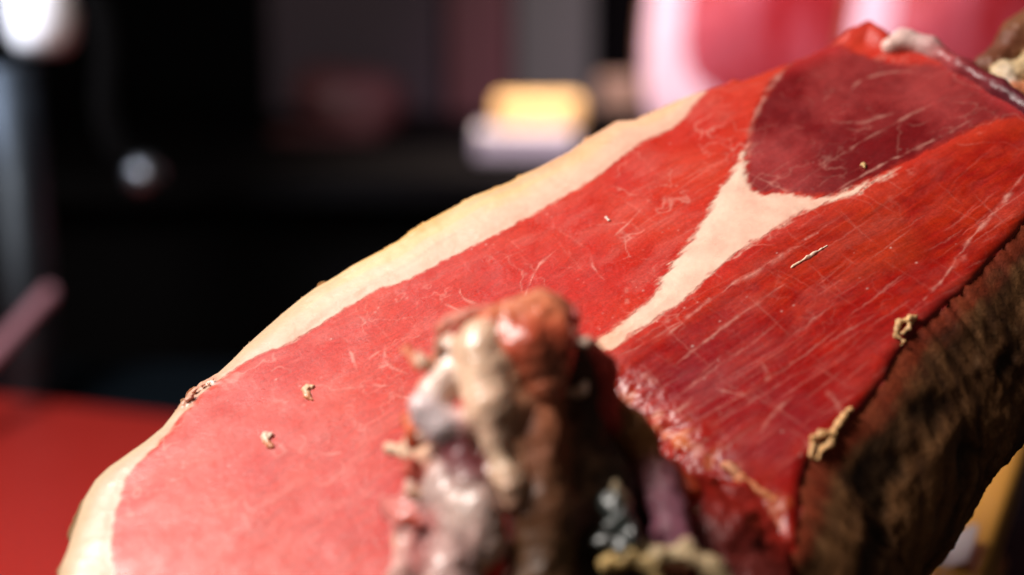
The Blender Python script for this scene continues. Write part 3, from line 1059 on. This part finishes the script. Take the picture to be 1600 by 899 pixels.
# --- crumbs lying on the cut face
for (x, y, s, lab, c2) in (
    (476, 608, 1.05, 'pale rough crumb on the cut face, farther one from the camera', (.66, .42, .26)),
    (412, 682, 1.02, 'cream and orange crumb on the cut face, nearest to the left fat rim', (.70, .55, .42)),
    (948, 341, .7, 'tiny white speck on the red meat left of the cream fat seam', (.80, .66, .58)),
    (1348, 259, .6, 'tiny yellow speck on the dark purple muscle', (.70, .46, .20)),
):
    prs = [cp(cd3(x, y, .0003), cd3(x + 3, y + 4, .0003), s, s * .8, c2)]
    if s > 1:
        prs += [cp(cd3(x + 5, y - 4, .0004), cd3(x + 12, y - 3, .0003), s * .8, s * .6, c2), cp(cd3(x + 4, y + 10, .0002), cd3(x + 12, y + 18, .0), s * .7, s * .5, (.62, .25, .13))]
    o = blob('crumb', prs, M['fat'], None, h=.0003, noise=.0013, nscale=420, k=.0004, colnoise=.2, pad=.002)
    tag(o, lab, 'crumb')

# ------------------------------------------------------------------ wooden ham stand and what shows at the lower right
def wood_mat(name, a, bcol):
    m, nt, b = base_mat(name, a, .4)
    f = noise_node(nt, 14, 6, .6, stretch=(1, 14, 14))
    mx = N(nt, 'ShaderNodeMix', data_type='RGBA')
    mx.inputs['A'].default_value = (*a, 1)
    mx.inputs['B'].default_value = (*bcol, 1)
    nt.links.new(f, mx.inputs['Factor'])
    nt.links.new(mx.outputs['Result'], b.inputs['Base Color'])
    bump(nt, b, f, .0004)
    return m


wood = wood_mat('varnished_wood', (.80, .40, .075), (.62, .27, .045))


def on_z(px, py, z):
    d = cam_pt(px, py, 1.0) - CAM
    return CAM + d * ((z - CAM[2]) / d[2])


def place(o, loc, rz=0.0, parent=None):
    o.location = np.array(loc) - (np.array(parent.location) if parent is not None else 0)
    o.rotation_euler = (0, 0, rz)
    return o


PZ = HAM_LOW + .001
pa, pb = on_z(1536, 899, PZ), on_z(1612, 660, PZ)
dirv = (pb - pa) / np.linalg.norm(pb - pa)
prp = np.array([-dirv[1], dirv[0], 0])
ang = math.atan2(dirv[1], dirv[0])
mid = pa + dirv * .05 + prp * .065
stand = empty('ham_stand', (mid[0], mid[1], TABLE_Z), 'varnished amber wooden ham stand under the ham, its edge showing lower right', 'ham stand')
place(link('plank', box_mesh('plank', .62, .13, .022, .003), wood, stand), (mid[0], mid[1], PZ - .011), ang, stand)
place(link('base', box_mesh('base', .50, .10, .022, .003), wood, stand), (mid[0], mid[1], TABLE_Z + .0115), ang, stand)
for sgn in (-1, 1):
    q = mid + dirv * .16 * sgn
    place(link('post', box_mesh('post', .03, .07, PZ - .0445, .002), wood, stand), (q[0], q[1], TABLE_Z + .0225 + (PZ - .0445) / 2), ang, stand)

# curled scrap of wax paper on the plank
m, nt, b = base_mat('wax_paper', (.62, .50, .52), .5, sss=.2, scale=.002)
bump(nt, b, noise_node(nt, 120, 4), .0008)
pc = on_z(1484, 866, PZ)
uu, vv = np.meshgrid(np.linspace(-1, 1, 40), np.linspace(-1, 1, 30), indexing='ij')
xx, yy = uu * .015 + .002 * vv, vv * .009
zz = .0012 + .005 * np.maximum(uu, 0) ** 2 + .004 * np.maximum(-vv, 0) ** 2 + .0012 * fbm(np.stack([uu * 2, vv * 2, uu * 0], -1), 3)
a = np.arange(1200).reshape(40, 30)
top = np.stack([xx, yy, zz], -1).reshape(-1, 3)
q = np.stack([a[:-1, :-1], a[1:, :-1], a[1:, 1:], a[:-1, 1:]], -1).reshape(-1, 4)
me = mesh_np('paper_scrap', top, q)
o = link('paper_scrap', me, m)
sm = o.modifiers.new('thickness', 'SOLIDIFY'); sm.thickness = .0004
place(o, pc, ang)
tag(o, 'pale lilac curled paper scrap on the wooden stand below the dark side', 'paper')

# ------------------------------------------------------------------ background: dark shop interior
def plain(name, color, rough=.5, metal=0., spec=.5, bd=.0005, bs=80, **kw):
    m, nt, b = base_mat(name, color, rough, spec, metal, **kw)
    nz = noise_node(nt, bs, 4)
    nt.links.new(ramp(nt, nz, max(rough - .08, .03), rough + .08), b.inputs['Roughness'])
    bump(nt, b, nz, bd)
    return m


wall = link('wall', box_mesh('wall', 6, .05, 3.2, 0), plain('black_wall_paint', (.004, .004, .005), .8, spec=.1))
wall.location = (0, 3.2, .8)
tag(wall, kind='structure')
BZ = .146
black = plain('black_laminate', (.004, .0035, .004), .7, spec=.04)
bc_ = empty('back_counter', (0.3, 2.1, -.8), 'black counter behind the ham carrying the displayed hams and box', 'counter')
place(link('counter_top', box_mesh('counter_top', 3.4, 1.1, .03, .003), black, bc_), (.3, 2.15, BZ - .015), 0, bc_)
place(link('counter_body', box_mesh('counter_body', 3.3, 1.0, BZ - .03 + .8, .003), black, bc_), (.3, 2.17, (BZ - .03 - .8) / 2), 0, bc_)


def at_box(name, x0, x1, y0, y1, depth, thick, mat, parent, bev=.003):
    """upright box whose front shows between these places"""
    a, b = cam_pt(x0, y1, depth), cam_pt(x1, y0, depth)
    w, hh = b[0] - a[0], b[2] - a[2]
    o = link(name, box_mesh(name, w, thick, hh, bev), mat, parent)
    return place(o, ((a[0] + b[0]) / 2, (a[1] + b[1]) / 2 + thick / 2, (a[2] + b[2]) / 2), 0, parent)


cab = empty('cabinet', (cam_pt(700, 260, 2.45)[0], 2.5, BZ), 'dark display cabinet with grey door and maroon post, behind the bright box', 'cabinet')
at_box('door', 806, 925, -150, 300, 2.42, .02, plain('grey_metal', (.16, .165, .155), .55), cab)
at_box('post', 700, 800, -150, 300, 2.40, .03, plain('maroon_paint', (.17, .055, .065), .6), cab)
at_box('door', 420, 690, -150, 300, 2.45, .02, plain('plum_paint', (.075, .045, .068), .6), cab)
at_box('back_panel', 400, 1010, -170, 305, 2.50, .02, black, cab)

# dim dark red joints of meat standing before the plum door
def bg_blob(name, prims, mat, **kw):
    return blob(name, prims, mat, None, h=.006, noise=.006, nscale=16, k=.012, pad=.03, **kw)
c1, c2 = (.11, .038, .042), (.075, .026, .027)
tag(bg_blob('meat_joint', [cp((500, 150, 2.1), (590, 165, 2.1), 42, 45, c1), cp((530, 160, 2.08), (560, 205, 2.08), 40, 30, c1)], M['flesh']), 'dim maroon joint of meat in the dark, upper of two', 'meat')
tag(bg_blob('meat_joint', [cp((455, 235, 2.05), (565, 245, 2.05), 36, 38, c2), cp((470, 250, 2.04), (560, 270, 2.04), 26, 24, c2)], M['flesh']), 'dim brownish joint of meat in the dark, lower of two', 'meat')

# bright package: white front, amber lid
pk = empty('package', (cam_pt(828, 250, 1.75)[0], 1.80, BZ), 'bright white box with amber top blurred behind the fat rim', 'box')
at_box('carton', 742, 900, 205, 252, 1.74, .09, plain('white_card', (.50, .47, .53), .6), pk, .006)
at_box('lid', 772, 912, 158, 204, 1.76, .11, plain('amber_card', (.85, .55, .22), .55), pk, .008)
pk2 = at_box('small_package', 936, 1004, 120, 175, 1.95, .06, plain('beige_card', (.30, .20, .13), .6), None, .006)
tag(pk2, 'small dull beige package between the bright box and the hams', 'box')

# displayed hams with their cut faces to the room
def shop_ham(px, depth, label, tilt, sx, mats, squash=1.0):
    base = cam_pt(px, 255, depth); base[2] = BZ
    t = empty('displayed_ham', base, label, 'ham', 'cut hams displayed on the back counter')
    A = 96
    th = np.linspace(0, 2 * np.pi, A, endpoint=False)
    rx = .155 * squash * (1 + .10 * np.sin(th) * -1 + .03 * np.sin(3 * th + sx))
    rz = .27 * (1 + .03 * np.cos(2 * th + sx))
    ca, sa = np.cos(th), np.sin(th)
    ca, sa = np.sign(ca) * np.abs(ca) ** .62, np.sign(sa) * np.abs(sa) ** .62
    ct = .26
    def ring(f, y):
        x = ca * rx * f; z = ct + sa * rz * f
        return np.stack([x + (z - ct) * math.tan(tilt), np.full(A, y), z], 1)
    def build(name, rows, cap, mt):
        V = np.vstack(rows); R = len(rows)
        i = np.arange(A); j = (i + 1) % A
        F = [np.stack([r * A + i, r * A + j, (r + 1) * A + j, (r + 1) * A + i], 1) for r in range(R - 1)]
        fs = [np.vstack(F)]
        if cap is not None:
            V = np.vstack([V, cap]); c = len(V) - 1
            fs.append(np.stack([(R - 1) * A + i, (R - 1) * A + j, np.full(A, c)], 1))
        V[:, 1] += .004 * fbm(V * 25, 3)
        o = link(name, mesh_np(name, V, fs), mats[mt], t)
        o.location = (0, 0, 0)
        return o
    inner = np.where(ca < 0, .70, .93)
    inner = np.clip(.815 - .115 * np.clip(-ca * 2.0, -1, 1), .5, 1)
    fat_in = [ring(inner * f, -.004) for f in (1.0,)]
    build('lean_meat', [ring(inner * f, -.002 - .03 * (1 - f * f)) for f in (1.0, .85, .65, .45, .25, .1)], np.array([[0, -.032, ct]]), 'lean')
    build('fat_rim', [ring(1.0, .012), ring(.995, .004), ring(.97, -.001), ring((1 + inner) / 2, -.003), ring(inner, -.002)], None, 'fat')
    build('rind', [ring(.12, .20), ring(.5, .185), ring(.8, .15), ring(.95, .10), ring(1.02, .05), ring(1.0, .012)], None, 'rind')
    return t


pl_, nt, b = base_mat('pink_lean_meat', (.5, .05, .07), .33, sss=.2, scale=.004)
mx = N(nt, 'ShaderNodeMix', data_type='RGBA')
mx.inputs['A'].default_value = (.34, .018, .022, 1)
mx.inputs['B'].default_value = (.48, .11, .13, 1)
nt.links.new(ramp(nt, noise_node(nt, 14, 5, .6, stretch=(1.8, 1, .5)), 0, 1, .40, .64), mx.inputs['Factor'])
nt.links.new(mx.outputs['Result'], b.inputs['Base Color'])
bump(nt, b, noise_node(nt, 40, 4), .003)
hm = {'lean': pl_, 'fat': plain('pale_fat', (.80, .60, .62), .35), 'rind': plain('brown_rind', (.20, .10, .05), .5)}
shop_ham(1205, 1.86, 'blurred cut ham with lilac white fat edge, nearer the bright box', math.radians(7), 0., hm, 1.0)
shop_ham(1528, 1.78, 'blurred cut ham behind the upper right of the carved ham', math.radians(6), 1.3, hm, 1.0)

# steel machine at the left
steel = plain('polished_steel', (.05, .06, .075), .5, 1.0, bd=.0001)
def lathe(name, prof, mat, parent, loc, seg=48):
    V = []; F = []
    for (r, z) in prof:
        for k in range(seg):
            a = 2 * math.pi * k / seg
            V.append((r * math.cos(a), r * math.sin(a), z))
    R = len(prof)
    i = np.arange(seg); j = (i + 1) % seg
    fs = np.vstack([np.stack([r * seg + i, r * seg + j, (r + 1) * seg + j, (r + 1) * seg + i], 1) for r in range(R - 1)])
    return place(link(name, mesh_np(name, np.array(V), fs), mat, parent), loc, 0, parent)


mp = cam_pt(40, 500, 1.22); mp[2] = TABLE_Z
mach = empty('slicing_machine', mp, 'polished steel machine column with bright cap and black curved handle, far left', 'machine')
zc = cam_pt(60, 95, 1.22)[2]
lathe('column', [(.001, .0), (.026, 0), (.026, .012), (.025, .02), (.025, .03), (.025, zc - .004), (.001, zc - .002)], steel, mach, (mp[0], mp[1], TABLE_Z + .001))
kp = cam_pt(66, 20, 1.20)
lathe('cap', [(.001, -.034), (.018, -.033), (.026, -.024), (.029, -.005), (.029, .03), (.026, .045), (.001, .05)], plain('cap_reflection_white', (.85, .84, .88), .4), mach, kp)  # bright reflection on the steel cap put into a white base colour


def tube(name, pts, r, mat, parent, seg=16):
    cu = bpy.data.curves.new(name, 'CURVE')
    cu.dimensions = '3D'
    sp = cu.splines.new('POLY')
    sp.points.add(len(pts) - 1)
    for k, p in enumerate(pts):
        sp.points[k].co = (*p, 1)
    cu.bevel_depth = r
    cu.bevel_resolution = 6
    cu.use_fill_caps = True
    tmp = bpy.data.objects.new('tmp', cu)
    COL.objects.link(tmp)
    dg = bpy.context.evaluated_depsgraph_get()
    me = bpy.data.meshes.new_from_object(tmp.evaluated_get(dg))
    bpy.data.objects.remove(tmp)
    me.name = name
    for p in me.polygons: p.use_smooth = True
    o = link(name, me, mat, parent)
    return o


gb = plain('gloss_black_plastic', (.002, .0018, .0018), .7, spec=0.0)
hp = chaikin(np.array([cam_pt(70, -20, 1.20), cam_pt(150, -10, 1.20), cam_pt(175, 80, 1.20), cam_pt(165, 170, 1.20), cam_pt(185, 235, 1.20), cam_pt(222, 272, 1.20)]), False, 3)
tube('handle', hp, .013, gb, mach)
ko = cam_pt(226, 276, 1.195)
lathe('knob', [(.001, -.017), (.009, -.015), (.015, -.007), (.017, 0), (.015, .007), (.009, .015), (.001, .017)], plain('dull_steel', (.16, .17, .19), .4, 1.0), mach, ko)
rod = tube('steel_rod', np.array([cam_pt(-90, 640, 1.05), cam_pt(78, 456, 1.18)]), .0062, plain('pink_reflection', (.55, .28, .36), .35), mach)  # pink reflection on the steel put into the rod's colour
print('LOW', HAM_LOW)
